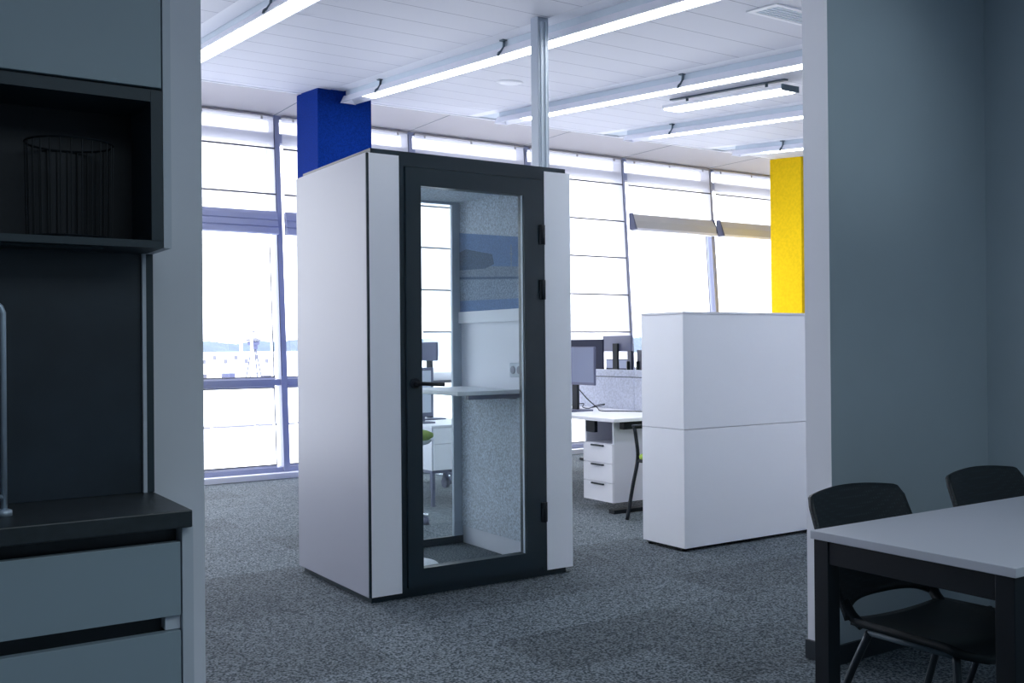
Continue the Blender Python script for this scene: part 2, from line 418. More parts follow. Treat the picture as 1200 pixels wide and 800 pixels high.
# ------------------------------------------------------------------ roman blinds
blind_spec = {  # window index: (bottom z, kind, label)
    2: (2.40, 'lav', 'raised white roman blind with lavender folds above the harbour view'),
    3: (2.40, 'lav', 'raised roman blind cut off by the booth, left of the blue column'),
    4: (0.90, None, 'lowered white roman blind seen through the booth glass'),
    5: (0.90, None, 'fully lowered ribbed white roman blind right of the booth'),
    6: (2.71, 'grey', 'raised roman blind with grey stack above the white cabinets, left of its pair'),
    7: (2.71, 'grey', 'raised roman blind with grey stack nearest the yellow column'),
}
RIBS = [3.272, 2.808, 2.352, 1.891, 1.434, .98]
for wi, (zb, kind, lab) in blind_spec.items():
    x0, x1 = MULL[wi] + .045, MULL[wi + 1] - .045
    t = thing('roman_blind', lab, 'blind', ((x0 + x1) / 2, wy(zb) - .08, zb), 'roman blinds on the leaning windows')
    d = -.085
    f = MB(); n = 14
    ztop = 3.585
    zf = zb + .17 if kind else zb
    f.grid(lambda u, v: (x0 + (x1 - x0) * u, d + .006 * math.sin(u * 9 + wi) * (1 - v), zf + (ztop - zf) * v), n, 16)
    fo = obj('fabric_panel', lean(f), M['fabric'], t)
    r = MB()
    for z in RIBS:
        if z > zb + .25: r.box(x0, x1, d - .017, d - .008, z - .008, z + .008)
    obj('rib', lean(r), M['rib'], t)
    h = MB().box(x0, x1, d - .012, d + .02, 3.592, 3.610)
    for k in range(3): h.box(x0 + .12 + k * (x1 - x0 - .24) / 2 - .008, x0 + .12 + k * (x1 - x0 - .24) / 2 + .008, d - .02, d - .005, 3.56, 3.595)
    obj('head_rail', lean(h), M['rail'], t)
    if kind == 'lav':
        for k in range(3):
            b = MB(); zz = zb + .07 * k; dep = .05 + .012 * (2 - k)
            b.prism([(d - dep, zz + .01), (d - dep + .02, zz), (d + .02, zz + .005), (d + .02, zz + .085), (d - .02, zz + .095), (d - dep + .01, zz + .06)], 0, x0, x1)
            obj('fold', lean(b), M['fabric_stack'], t)
    elif kind == 'grey':
        b = MB().prism([(d - .10, zb + .0), (d + .01, zb), (d + .01, zb + .20), (d - .03, zb + .20), (d - .085, zb + .11)], 0, x0 + .02, x1 - .02)
        obj('fold', lean(b), M['fabric_grey'], t)
        b = MB().box(x0 + .02, x1 - .02, d - .11, d + .01, zb - .012, zb + .018)
        obj('bottom_bar', lean(b), M['frame_white'], t)
        for xx in (x0, x1 - .02):
            b = MB().prism([(d - .12, zb), (d + .01, zb), (d + .01, zb + .21), (d - .05, zb + .21)], 0, xx, xx + .018)
            obj('side_bracket', lean(b), M['mon_back'], t)
    else:
        obj('bottom_bar', lean(MB().box(x0, x1, d - .012, d + .01, zb - .02, zb + .01)), M['rib'], t)
    cd = MB().box(x1 + .005, x1 + .010, d - .004, d + .001, 1.0, 3.58)
    obj('pull_cord', lean(cd), M['rib'], t)

# ------------------------------------------------------------------ columns
o = struct('column', MB().box(3.475, 4.0, 8.40, 8.90, 0, CZ, .004), M['blue'], label='square column covered in blue felt, behind the booth', cat='column')
o = struct('column', MB().box(9.82, 10.37, 8.40, 8.90, 0, CZ, .004), M['yellow'], label='square column covered in yellow felt, far right', cat='column')

# service pole beside the booth
t = thing('service_pole', 'slim grey aluminium service pole rising behind the booth roof to the ceiling', 'pole', (3.57, 5.09, 0))
part('pole_profile', t, M['postpaint'], (3.53, 3.61, 5.05, 5.13, .012, cz(5.09) + .01), bev=.004)
part('cover_strip', t, M['fixture'], (3.548, 3.560, 5.042, 5.05, .02, cz(5.09) - .03), (3.580, 3.592, 5.042, 5.05, .02, cz(5.09) - .03))
part('base_plate', t, M['postpaint'], (3.50, 3.64, 5.02, 5.16, 0, .012))

# ------------------------------------------------------------------ ceiling lights
light_lab = ['linear strip light at the far left beside the kitchen wall',
             'linear strip light running to the blue column',
             'linear strip light right of the grey service pole',
             'linear strip light below the short hanging panel',
             'shortest visible strip light above the yellow column']
def strip_box(mb, x0, x1, y0, y1, o0, o1):
    mb.prism([(y0, cz(y0) - o0), (y1, cz(y1) - o0), (y1, cz(y1) - o1), (y0, cz(y0) - o1)], 0, x0, x1)
for k, b in enumerate([1.96, 3.60, 5.24, 6.88, 8.52]):
    y0, y1 = 3.6, 8.37
    t = thing('strip_light', light_lab[k], 'ceiling light', (b + .16, (y0 + y1) / 2, cz(5.8) - .1), 'linear strip lights in the ceiling channels')
    mb = MB(); x0, x1 = b + .085, b + .235
    # trough: angled side cheeks and spine
    prof = [(x0, .105), (x0 + .012, .105), (x0 + .05, .06), (x1 - .05, .06), (x1 - .012, .105), (x1, .105), (x1 - .035, .045), (x0 + .035, .045)]
    for ya, yb in ((y0, y1),):
        a = [mb.bm.verts.new((x, ya, cz(ya) - o_)) for x, o_ in prof]; c = [mb.bm.verts.new((x, yb, cz(yb) - o_)) for x, o_ in prof]
        mb._f(a[::-1]); mb._f(c)
        for i in range(len(prof)): mb._f([a[i], a[(i + 1) % len(prof)], c[(i + 1) % len(prof)], c[i]])
    obj('reflector', mb, M['frame_white'], t)
    mb = MB(); strip_box(mb, x0 + .012, x1 - .012, y0 + .02, y1 - .42, .088, .104)
    obj('diffuser', mb, M['lamp'], t)
    mb = MB(); strip_box(mb, b + .135, b + .185, y0, y1, -.008, .046)
    obj('mounting_rail', mb, M['fixture'], t)
    for yc in (7.64, 5.73, 3.82):
        zc = cz(yc)
        mb = MB().box(b + .10, b + .165, yc - .022, yc + .022, zc - .004, zc + .02)
        mb.tube([(b + .125, yc, zc), (b + .12, yc, zc - .045), (b + .10, yc, zc - .075), (b + .08, yc, zc - .09), (b + .075, yc, zc - .112)], .009, 6)
        mb.tube([(b + .15, yc, zc), (b + .15, yc, zc - .05)], .006, 6)
        obj('hanger_clip', mb, M['clip'], t)
    mb = MB()
    a = [mb.bm.verts.new((x, y1, cz(y1) - o_)) for x, o_ in [(x0, .108), (x0 + .035, .040), (x1 - .035, .040), (x1, .108)]]
    c = [mb.bm.verts.new((x, y1 + .012, cz(y1) - o_)) for x, o_ in [(x0, .108), (x0 + .035, .040), (x1 - .035, .040), (x1, .108)]]
    mb._f(a); mb._f(c[::-1])
    for i in range(4): mb._f([a[i], c[i], c[(i + 1) % 4], a[(i + 1) % 4]])
    obj('end_cap', mb, M['frame_white'], t)
# short hanging panel light
t = thing('panel_light', 'short white panel light hanging between two strip lights, upper right', 'ceiling light', (6.04, 5.95, cz(5.95) - .1))
mb = MB(); strip_box(mb, 5.95, 6.13, 5.27, 6.62, .06, .09); obj('housing', mb, M['white_trim'], t)
mb = MB(); strip_box(mb, 5.948, 6.132, 5.255, 5.27, .055, .103); obj('end_cap', mb, M['clip'], t)
mb = MB(); strip_box(mb, 6.02, 6.06, 5.30, 6.60, -.006, .012); obj('mounting_rail', mb, M['clip'], t)  # dark strip also stands for the shadow line on the ceiling
mb = MB(); strip_box(mb, 5.955, 6.125, 5.29, 6.60, .088, .102); obj('diffuser', mb, M['lamp'], t)
for yc in (5.5, 6.4):
    mb = MB().tube([(6.04, yc, cz(yc) + .01), (6.04, yc, cz(yc) - .065)], .012, 8); obj('hanger_clip', mb, M['clip'], t)
# air vent
t = thing('air_vent', 'white framed slatted air vent in the ceiling, top right', 'vent', (4.8, 4.02, cz(4.02)))
mb = MB()
for a in ((4.37, 5.20, 3.90, 3.93), (4.37, 5.20, 4.10, 4.13), (4.37, 4.41, 3.93, 4.10), (5.16, 5.20, 3.93, 4.10)): strip_box(mb, a[0], a[1], a[2], a[3], -.004, .008)
obj('frame', mb, M['lamp'] if False else M['white_trim'], t)
for k in range(5):
    y = 3.945 + k * .034; mb = MB(); strip_box(mb, 4.41, 5.16, y, y + .017, -.004, .006); obj('slat', mb, M['fixture'], t)
mb = MB(); strip_box(mb, 4.41, 5.16, 3.93, 4.10, -.004, -.0005); obj('backing', mb, M['clip'], t)
# round ceiling disc
t = thing('ceiling_speaker', 'round white flush disc in the ceiling left of the service pole', 'ceiling speaker', (4.57, 6.95, cz(6.95)))
mb = MB().lathe([(0, -.010), (.085, -.010), (.10, -.004), (.10, .004)], (4.57, 6.95, cz(6.95)), 32)
mb.xf(lambda x, y, z: (x, y, z + CS * (y - 6.95)))
obj('grille', mb, M['white_trim'], t)
mb = MB().lathe([(.10, -.006), (.112, -.003), (.112, .004)], (4.57, 6.95, cz(6.95)), 32)
mb.xf(lambda x, y, z: (x, y, z + CS * (y - 6.95)))
obj('rim', mb, M['white_trim'], t)

# ------------------------------------------------------------------ phone booth
bx0, bx1, by0, by1 = 2.137, 3.393, 4.554, 5.49
t = thing('phone_booth', 'white soundproof phone booth with dark framed glass door', 'phone booth', ((bx0 + bx1) / 2, (by0 + by1) / 2, 0))
part('plinth', t, M['dark'], (bx0 + .025, bx1 - .03, by0 + .03, by1 - .02, 0, .034))
part('side_panel', t, M['white_dimmed'], (bx0, bx0 + .10, by0 + .008, by1, .034, 2.245), label='left side panel')
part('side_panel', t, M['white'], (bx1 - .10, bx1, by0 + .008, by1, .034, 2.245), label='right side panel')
part('corner_profile', t, M['dark'], (bx0 + .001, bx0 + .014, by0 + .001, by0 + .012, .034, 2.244))
part('front_panel', t, M['white_lifted'], (bx0 + .014, 2.318, by0, by0 + .06, .034, 2.245), label='left front panel')
part('front_panel', t, M['white_lifted'], (3.217, bx1, by0, by0 + .06, .034, 2.245), label='right front panel')
part('roof', t, M['dark'], (bx0 + .03, bx1 - .02, by0 + .015, by1 - .03, 2.20, 2.272))
part('ceiling_panel', t, M['felt'], (bx0 + .10, bx1 - .10, by0 + .08, by1 - .07, 2.17, 2.20))
part('floor_panel', t, M['carpet'], (bx0 + .10, bx1 - .10, by0 + .06, by1 - .07, .034, .058))
part('door_casing', t, M['dark'], (2.320, 2.346, by0, by0 + .08, .034, 2.245), (3.190, 3.215, by0, by0 + .08, .034, 2.245), (2.346, 3.190, by0, by0 + .08, 2.196, 2.245), (2.346, 3.190, by0 + .012, by0 + .08, .034, .052))
dl = part('door', t, M['dark'], (2.350, 2.436, by0 - .012, by0 + .045, .055, 2.192), (3.070, 3.186, by0 - .012, by0 + .045, .055, 2.192),
          (2.436, 3.070, by0 - .012, by0 + .045, 2.10, 2.192), (2.436, 3.070, by0 - .012, by0 + .045, .055, .146))
obj('door_glass', MB().quad((2.43, by0 + .012, .14), (3.075, by0 + .012, .14), (3.075, by0 + .012, 2.105), (2.43, by0 + .012, 2.105)), M['doorglass'], dl)
part('glazing_bead', dl, M['fixture'], (3.066, 3.0705, by0 + .000, by0 + .012, .146, 2.10))
mb = MB().tube([(2.392, by0 - .013, 1.092), (2.392, by0 - .024, 1.092)], .026, 20)
mb.tube([(2.392, by0 - .02, 1.092), (2.392, by0 - .058, 1.091), (2.405, by0 - .062, 1.091), (2.535, by0 - .062, 1.083)], .0105, 10)
obj('door_handle', mb, M['black'], dl)
for z in (1.835, 1.532, .306):
    mb = MB().box(3.168, 3.206, by0 - .022, by0 - .012, z, z + .108, .002).tube([(3.188, by0 - .022, z), (3.188, by0 - .022, z + .108)], .010, 10)
    obj('hinge', mb, M['black'], dl)
# inner right wall (x = 3.17)
xi = 3.17
part('inner_wall_lining', t, M['felt'], (xi, bx1 - .10, by0 + .08, 5.42, .165, 1.005), label='grey felt lining below the desk')
part('inner_wall_lining', t, M['felt'], (xi, bx1 - .10, by0 + .08, 5.42, 1.49, 2.17), label='grey felt lining above the ledge')
part('inner_wall_panel', t, M['white'], (xi + .004, bx1 - .10, by0 + .08, 5.42, 1.005, 1.42))
part('ledge', t, M['white_trim'], (xi - .015, bx1 - .10, by0 + .08, 5.42, 1.42, 1.49))
part('inner_baseboard', t, M['white'], (xi + .01, bx1 - .10, by0 + .08, 5.42, .058, .165))
part('inner_wall_lining', t, M['felt'], (bx0 + .10, bx0 + .14, by0 + .08, 5.42, .058, 2.17), label='grey felt lining of the left wall')
# harbour reflection of the door glass, painted as a panel on the felt
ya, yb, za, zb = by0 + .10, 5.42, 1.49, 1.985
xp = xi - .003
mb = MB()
def pq(m, y0, y1, z0, z1, dx=0.0):      # top edge of the painted reflection slants, far end higher
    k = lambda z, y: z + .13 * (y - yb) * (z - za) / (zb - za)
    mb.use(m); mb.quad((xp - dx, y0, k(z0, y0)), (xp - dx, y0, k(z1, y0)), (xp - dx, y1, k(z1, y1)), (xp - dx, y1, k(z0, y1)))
pq(M['refl_sky'], ya, yb, za + .29, zb)
pq(M['refl_quay'], ya, yb, za + .20, za + .29)
pq(M['refl_water'], ya, yb, za + .07, za + .20)
pq(M['refl_sky'], ya, yb, za, za + .07)
mb.use(M['refl_build']); xq = xp - .0008
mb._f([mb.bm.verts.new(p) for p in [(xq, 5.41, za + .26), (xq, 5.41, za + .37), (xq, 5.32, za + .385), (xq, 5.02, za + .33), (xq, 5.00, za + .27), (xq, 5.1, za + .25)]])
pq(M['refl_quay'], 4.81, 4.822, za + .29, za + .44, .0008)
pq(M['refl_quay'], 4.80, 4.832, za + .37, za + .38, .001)
pq(M['refl_build'], 4.70, 5.42, za + .205, za + .22, .0012)
obj('painted_reflection', mb, M['refl_sky'], t)['label'] = 'blue harbour reflection of the door glass, painted on the felt wall'
# desk in the booth
dk = part('desk_shelf', t, M['white_trim'], (2.76, xi, 4.74, 5.38, 1.006, 1.030), bev=.004)
part('desk_bracket', dk, M['mon_back'], (2.83, xi, 4.745, 4.775, .983, 1.006), (xi - .03, xi, 4.775, 5.3, .975, 1.006))
# socket
sk = part('power_socket', t, M['postpaint'], (xi - .010, xi + .004, 4.70, 4.835, 1.10, 1.18), bev=.003)
for yy in (4.735, 4.80):
    mb = MB().tube([(xi - .008, yy, 1.14), (xi - .0125, yy, 1.14)], .023, 20); s_ = obj('socket_insert', mb, M['mon_back'], sk)
# back glazing
bg = part('back_frame', t, M['dark'], (bx0 + .14, 3.175, 5.40, 5.425, .058, .105), (bx0 + .14, bx0 + .2, 5.40, 5.425, .105, 2.17))
part('jamb_strip', bg, M['postpaint'], (3.113, 3.175, 5.402, 5.424, .105, 2.17), (bx0 + .2, 3.113, 5.402, 5.424, 2.155, 2.17))
obj('back_glass', MB().quad((bx0 + .19, 5.414, .10), (3.118, 5.414, .10), (3.118, 5.414, 2.16), (bx0 + .19, 5.414, 2.16)), M['doorglass'], bg)
part('back_panel', t, M['white'], (3.175, bx1 - .10, 5.42, 5.48, .034, 2.2))

# stool inside the booth
t = thing('stool', 'bar stool with green seat and round white base inside the booth', 'stool', (2.545, 4.985, .0585))
c = (2.545, 4.985, .0585)
obj('base', MB().lathe([(0, .0), (.195, 0), (.20, .008), (.19, .018), (.06, .03), (.04, .04), (0, .04)], c, 40), M['white_trim'], t)
obj('stem', MB().lathe([(.026, .035), (.026, .4), (.018, .4), (.018, .66)], c, 20), M['white_trim'], t)
obj('seat_shell', MB().lathe([(0, .655), (.08, .66), (.15, .685), (.165, .70), (.15, .71), (0, .71)], c, 36), M['white_trim'], t)
obj('seat', MB().lathe([(0, .705), (.15, .705), (.172, .72), (.172, .738), (.14, .752), (0, .755)], c, 36), M['green'], t)

# ------------------------------------------------------------------ white stacked cabinets
t = thing('storage_cabinet', 'white storage cabinet on the floor, lower of the two stacked', 'cabinet', (5.05, 4.77, 0), None)
part('carcass', t, M['white_lifted'], (4.267, 5.867, 4.577, 4.968, .022, .7505), bev=.0025)
part('plinth', t, M['black'], (4.285, 5.85, 4.61, 4.95, .008, .022))
for x, y in ((4.30, 4.62), (4.30, 4.93), (5.83, 4.62), (5.83, 4.93)):
    obj('foot', MB().tube([(x, y, 0), (x, y, .015)], .018, 12), M['black'], t)
t = thing('storage_cabinet', 'white storage cabinet stacked on top of the lower one', 'cabinet', (5.05, 4.77, .7525), None)
part('carcass', t, M['white_lifted'], (4.267, 5.867, 4.577, 4.968, .7535, 1.463), bev=.0025)
part('top_panel', t, M['white'], (4.265, 5.869, 4.574, 4.970, 1.464, 1.480), bev=.0015)

# ------------------------------------------------------------------ desks beyond
px0, px1, py0, py1 = 4.84, 5.40, 5.985, 6.345
DX0, DX1, DY0, DY1 = 4.768, 5.555, 5.872, 7.62
t = thing('desk', 'white desk with drawers under it, between the booth and the cabinets', 'desk', (5.16, 6.7, 0))
part('desktop', t, M['white_trim'], (DX0, DX1, DY0, DY1, .695, .722), bev=.003)
part('underframe', t, M['black'], (DX0 + .12, DX1 - .06, DY0 + .03, DY0 + .08, .635, .695), (px1+.03, px1 + .09, DY0 + .10, DY1 - .1, .655, .695), (DX0 + .08, DX1 - .06, DY1 - .10, DY1 - .05, .635, .695))
for y in (DY0 + .075, DY1 - .075):
    lg = part('leg', t, M['black'], (5.44, 5.50, y - .03, y + .03, .03, .64))
    part('foot', lg, M['black'], (DX0 + .03, DX1 - .04, y - .035, y + .035, 0, .03), bev=.004)
part('control_box', t, M['black'], (DX0 + .05, DX0 + .08, DY0 + .30, DY0 + .41, .60, .69))
# pedestal
t = thing('drawer_pedestal', 'white three-drawer pedestal with dark handles under the desk', 'drawer unit', ((px0 + px1) / 2, (py0 + py1) / 2, 0))
part('carcass', t, M['white'], (px0 + .018, px1, py0, py0 + .018, .07, .6945), (px0 + .018, px1, py1 - .018, py1, .07, .6945), (px0 + .018, px1, py0 + .018, py1 - .018, .07, .088),
     (px1 - .018, px1, py0 + .018, py1 - .018, .088, .6945), (px0 + .018, px1 - .018, py0 + .018, py1 - .018, .50, .518))
for k in range(3):
    z0 = .072 + k * .1485
    d = part('drawer', t, M['white_trim'], (px0, px0 + .018, py0, py1, z0, z0 + .144), bev=.001)
    part('handle', d, M['dark'], (px0 - .016, px0, py0 + .10, py0 + .25, z0 + .126, z0 + .138), bev=.002)
# felt desk divider
for (y0, y1, lab) in ((5.90, 6.575, 'grey felt desk divider, end section nearest the cabinets'), (6.58, 7.62, 'grey felt desk divider, long section behind the monitor')):
    t = thing('desk_divider', lab, 'desk divider', (5.585, (y0 + y1) / 2, .60))
    part('panel', t, M['felt_light'], (5.563, 5.603, y0, y1, .60, .996))
    part('top_section', t, M['felt_light'], (5.563, 5.603, y0, y1, 1.003, 1.062), bev=.003)
    part('rail', t, M['dark'], (5.568, 5.598, y0, y1, .996, 1.003))
# opposite desk
t = thing('desk', 'far white desk behind the felt divider', 'desk', (6.0, 6.9, 0))
part('desktop', t, M['white_trim'], (5.612, 6.40, 5.9, 9.0, .695, .722), bev=.003)
for y in (5.98, 8.9):
    lg = part('leg', t, M['black'], (5.96, 6.04, y - .03, y + .03, .03, .695)); part('foot', lg, M['black'], (5.66, 6.36, y - .035, y + .035, 0, .03))

def monitor(name, label, x, yc, z0, w, h, zdesk, face=-1, rz=0.0, scr='screen', back='mon_back', group='monitors on the desks'):
    """screen in local YZ plane; face=-1: screen towards -X"""
    t = thing(name, label, 'monitor', (x, yc, zdesk), group)
    f = face
    def B(x0, x1): return (min(f * x0, f * x1) + x, max(f * x0, f * x1) + x)
    a, b = B(.0, -.020); part('bezel', t, M[back], (a, b, yc - w / 2, yc + w / 2, z0, z0 + h), bev=.004)
    a, b = B(.0015, .0); part('screen', t, M[scr], (a, b, yc - w / 2 + .008, yc + w / 2 - .008, z0 + .022, z0 + h - .008))
    a, b = B(-.021, -.045); part('stand', t, M['black'], (a, b, yc - .035, yc + .035, zdesk + .012, z0 + h * .5))
    a, b = B(.10, -.12); part('stand_base', t, M['mon_back'], (a, b, yc - .13, yc + .13, zdesk, zdesk + .013), bev=.003)
    t.rotation_euler = (0, 0, rz)
    return t
monitor('monitor', 'monitor with pale screen standing on the near desk', 5.10, 6.83, .945, .60, .32, .722, -1, scr='screen')
monitor('monitor', 'large dark monitor behind the felt divider', 5.90, 7.74, 1.02, .68, .31, .722, 1, scr='mon_back', back='mon_black')
monitor('monitor', 'grey monitor back rising above the divider, near the window', 6.30, 7.68, 1.213, .43, .155, .722, 1, scr='mon_back')
monitor('monitor', 'low dark bluish screen just above the divider', 7.0, 8.55, 1.0, .40, .12, .722, -1, scr='screen', back='mon_black')
monitor('monitor', 'slim monitor seen edge on, nearer the white cabinets', 5.86, 6.825, 1.03, .32, .20, .722, 1, rz=math.radians(-34), scr='mon_back', back='mon_black')
monitor('monitor', 'slim monitor seen edge on, between the grey monitor back and its twin', 6.02, 7.15, 1.03, .32, .19, .722, 1, rz=math.radians(-34), scr='mon_back', back='mon_black')
t = thing('desk', 'far white desk nearest the lowered blind', 'desk', (7.1, 8.0, 0))
part('desktop', t, M['white_trim'], (6.72, 7.5, 7.0, 9.0, .695, .722), bev=.003)
for y in (7.08, 8.9):
    lg = part('leg', t, M['black'], (7.06, 7.14, y - .03, y + .03, .03, .695)); part('foot', lg, M['black'], (6.76, 7.46, y - .035, y + .035, 0, .03))

# cables on desk
def bez(pts, n=8):
    out = []
    P = [Vector(p) for p in pts]
    for i in range(len(P) - 1):
        p0 = P[max(i - 1, 0)]; p1 = P[i]; p2 = P[i + 1]; p3 = P[min(i + 2, len(P) - 1)]
        for k in range(n):
            s = k / n
            out.append(0.5 * ((2 * p1) + (-p0 + p2) * s + (2 * p0 - 5 * p1 + 4 * p2 - p3) * s * s + (-p0 + 3 * p1 - 3 * p2 + p3) * s ** 3))
    out.append(P[-1]); return out
tag(obj('cable', MB().tube(bez([(5.15, 6.80, .90), (5.22, 6.78, .82), (5.26, 6.70, .75), (5.22, 6.60, .73), (5.30, 6.50, .729), (5.40, 6.36, .729), (5.42, 6.28, .729), (5.34, 6.30, .735)]), .0045, 6), M['black']), 'black cable looping across the desk behind the monitor', 'cable')
tag(obj('cable', MB().tube(bez([(5.10, 7.05, .729), (5.16, 6.95, .76), (5.22, 6.84, .78), (5.26, 6.90, .745), (5.34, 6.92, .729), (5.40, 6.90, .75), (5.46, 6.86, .765), (5.50, 6.92, .75), (5.44, 7.0, .729)]), .004, 6), M['black']), 'second thin black cable curling near the felt divider', 'cable')
mb = MB().tube(bez([(4.735, 6.60, .66), (4.73, 6.64, .55), (4.75, 6.70, .42), (4.72, 6.76, .25), (4.70, 6.82, .05), (4.66, 6.86, .011)]), .010, 8)
tag(obj('cable', mb, M['black']), 'black cable hanging under the left edge of the desk', 'cable')

# ------------------------------------------------------------------ chairs of the office
def star_base(t, n=5, r=.36, m='chrome'):
    for k in range(n):
        a = 2 * PI * k / n + .3; x, y = r * math.cos(a), r * math.sin(a)
        lg = obj('base_arm', MB().tube([(0, 0, .10), (x * .5, y * .5, .085), (x, y, .066)], .02, 8, radii=[.026, .02, .015]), M[m], t)
        obj('glide', MB().tube([(x * .96, y * .96, 0), (x * .96, y * .96, .055)], .022, 14, radii=[.024, .018]), M['mon_back'], lg)
def office_chair(label):
    t = thing('office_chair', label, 'chair', (0, 0, 0), 'office chairs at the desks')
    star_base(t)
    obj('gas_lift', MB().tube([(0, 0, .09), (0, 0, .40)], .025, 12), M['chrome'], t)
    obj('seat', MB().box(-.20, .20, -.20, .22, .42, .475, .025), M['green'], t)
    mb = MB()
    pts = [(-.20, .235, .62), (-.21, .265, .80), (-.215, .29, 1.02), (-.19, .30, 1.12), (0, .315, 1.135), (.19, .30, 1.12), (.215, .29, 1.02), (.21, .265, .80), (.20, .235, .62), (0, .25, .60), (-.20, .235, .62)]
    mb.tube(bez(pts, 4), .022, 8)
    obj('back_frame', mb, M['mon_back'], t)
    obj('back_mesh', MB().grid(lambda u, v: (-.2 + .4 * u, .237 + .065 * v + .015 * math.sin(PI * u), .61 + .5 * v), 8, 6), M['fabric'], t)
    obj('back_bar', MB().tube([(0, .05, .415), (0, .24, .44), (0, .285, .64)], .018, 8), M['black'], t)
    return t
oc = office_chair('mesh back office chair behind the booth, seen through its glass')
oc.location = (3.16, 6.575, 0); oc.rotation_euler = (0, 0, math.radians(20))
dup(oc, (4.50, 8.45, 0), math.radians(60), label='office chair pushed to the far side of the near desk')

# visitor chair with green seat
t = thing('visitor_chair', 'chair with green seat and black arm frame beside the white cabinets', 'chair', (5.0, 5.42, 0))
obj('seat', MB().box(4.82, 5.25, 5.22, 5.66, .432, .478, .02), M['green'], t)
for s, y in ((-1, 5.215), (1, 5.676)):
    obj('leg', MB().tube(bez([(4.725, y, .0), (4.78, y, .24), (4.83, y, .44), (4.815, y, .60), (4.80, y, .675)], 5), .0135, 8), M['black'], t)
    obj('leg', MB().tube([(5.30, y, .0), (5.27, y, .44), (5.30, y, .66)], .0135, 8), M['black'], t)
    obj('armrest', MB().box(4.79, 5.26, y - .02, y + .02, .672, .69, .006), M['black'], t)
obj('seat_frame', MB().tube([(4.83, 5.215, .425), (4.83, 5.676, .425)], .012, 8).tube([(5.27, 5.215, .425), (5.27, 5.676, .425)], .012, 8), M['black'], t)
obj('backrest', MB().grid(lambda u, v: (5.285 + .05 * v - .03 * math.cos((u - .5) * PI) + .03, 5.23 + .43 * u, .55 + .30 * v), 8, 4, .015), M['black'], t)

# low side cabinet on legs (seen through the booth)
t = thing('side_cabinet', 'low white two-drawer cabinet on dark legs, seen through the booth glass', 'cabinet', (4.10, 7.5, 0))
part('carcass', t, M['white'], (3.862, 4.36, 7.052, 7.95, .285, .63))
part('top_panel', t, M['white_trim'], (3.855, 4.367, 7.035, 7.96, .63, .648), bev=.002)
part('drawer', t, M['white_lifted'], (3.875, 4.35, 7.036, 7.052, .50, .625)); part('drawer', t, M['white_lifted'], (3.875, 4.35, 7.036, 7.052, .29, .494))
part('base_frame', t, M['mon_back'], (3.862, 4.36, 7.05, 7.95, .262, .285))
for x in (3.875, 4.345):
    for y in (7.062, 7.935): part('leg', t, M['mon_back'], (x - .013, x + .013, y - .013, y + .013, 0, .262))
mb = MB().tube([(4.10, 7.28, .15), (4.13, 7.28, .15)], .045, 18).box(4.095, 4.135, 7.265, 7.295, .15, .262)
obj('castor', mb, M['mon_back'], t)
t = thing('monitor', 'grey framed pale screen standing on the low side cabinet', 'monitor', (3.87, 7.30, .648), 'monitors on the desks')
part('bezel', t, M['mon_back'], (3.66, 4.015, 7.29, 7.312, .70, 1.105), bev=.004)
part('screen', t, M['pale_screen'], (3.685, 3.99, 7.288, 7.29, .735, 1.08))
part('stand', t, M['mon_back'], (3.885, 3.945, 7.313, 7.335, .66, .85)); part('stand_base', t, M['mon_back'], (3.87, 4.0, 7.24, 7.40, .6485, .66))
monitor('monitor', 'dark monitor partly seen above the side cabinet through the booth glass', 4.17, 7.70, 1.155, .36, .16, .648, -1, scr='mon_back')

# ------------------------------------------------------------------ kitchen
KF = .9743
def K(*b):   # kitchen box measured about the eye height
    x0, x1, y0, y1, z0, z1 = b
    f = lambda z: 1.28 - (1.28 - z) * KF
    return (x0 * KF if x0 > -.5 else x0, x1 * KF, y0 * KF, y1 * KF, f(z0), f(z1))
YK = YP0 / KF - .001
KL = -1.2
t = thing('base_cabinet', 'grey kitchen base cabinet with handleless drawers under the dark worktop', 'cabinet', (.1, 2.45, 0))
part('side_panel', t, M['kside'], (K(.636, .661, 2.361, YK, 0, .8695)[0:4]) + (0, .9195 - .0395))
part('carcass', t, M['kdark'], (KL, .634 * KF, 2.41 * KF, 2.63, .09, .879))
part('plinth', t, M['kdark'], (KL, .634 * KF, 2.46 * KF, 2.63, 0, .09))
def zk(z): return 1.28 - (1.28 - z) * KF
part('drawer', t, M['kfront'], (KL, .632 * KF, 2.361 * KF, 2.385 * KF, zk(.666), zk(.834)), bev=.001, label='upper drawer front')
part('drawer', t, M['kfront'], (KL, .632 * KF, 2.361 * KF, 2.385 * KF, zk(.35), zk(.630)), bev=.001, label='lower drawer front')
part('drawer', t, M['kfront'], (KL, .632 * KF, 2.361 * KF, 2.385 * KF, .095, zk(.315)), bev=.001, label='bottom drawer front')
part('grip_recess', t, M['kside'], (.600 * KF, .634 * KF, 2.375 * KF, 2.41 * KF, zk(.632), zk(.664)))
wt = tag(part('worktop', None, M['ktop'], (KL, .652 * KF, 2.331 * KF, 2.638, .8805, .9195), bev=.003), 'dark kitchen worktop on the grey base cabinet', 'worktop')
t = thing('backsplash', 'dark backsplash panel with pale metal edge above the worktop', 'backsplash', (0, 2.63, .92))
part('panel', t, M['splash'], (KL, .607, 2.612, 2.628, .9205, 1.519))
part('edge_strip', t, M['kside'], (.607, .616, 2.600, 2.638, .9205, 1.519))
part('end_panel', t, M['kcarcass'], (.6165, .634, 2.604, 2.638, .9205, 1.519))
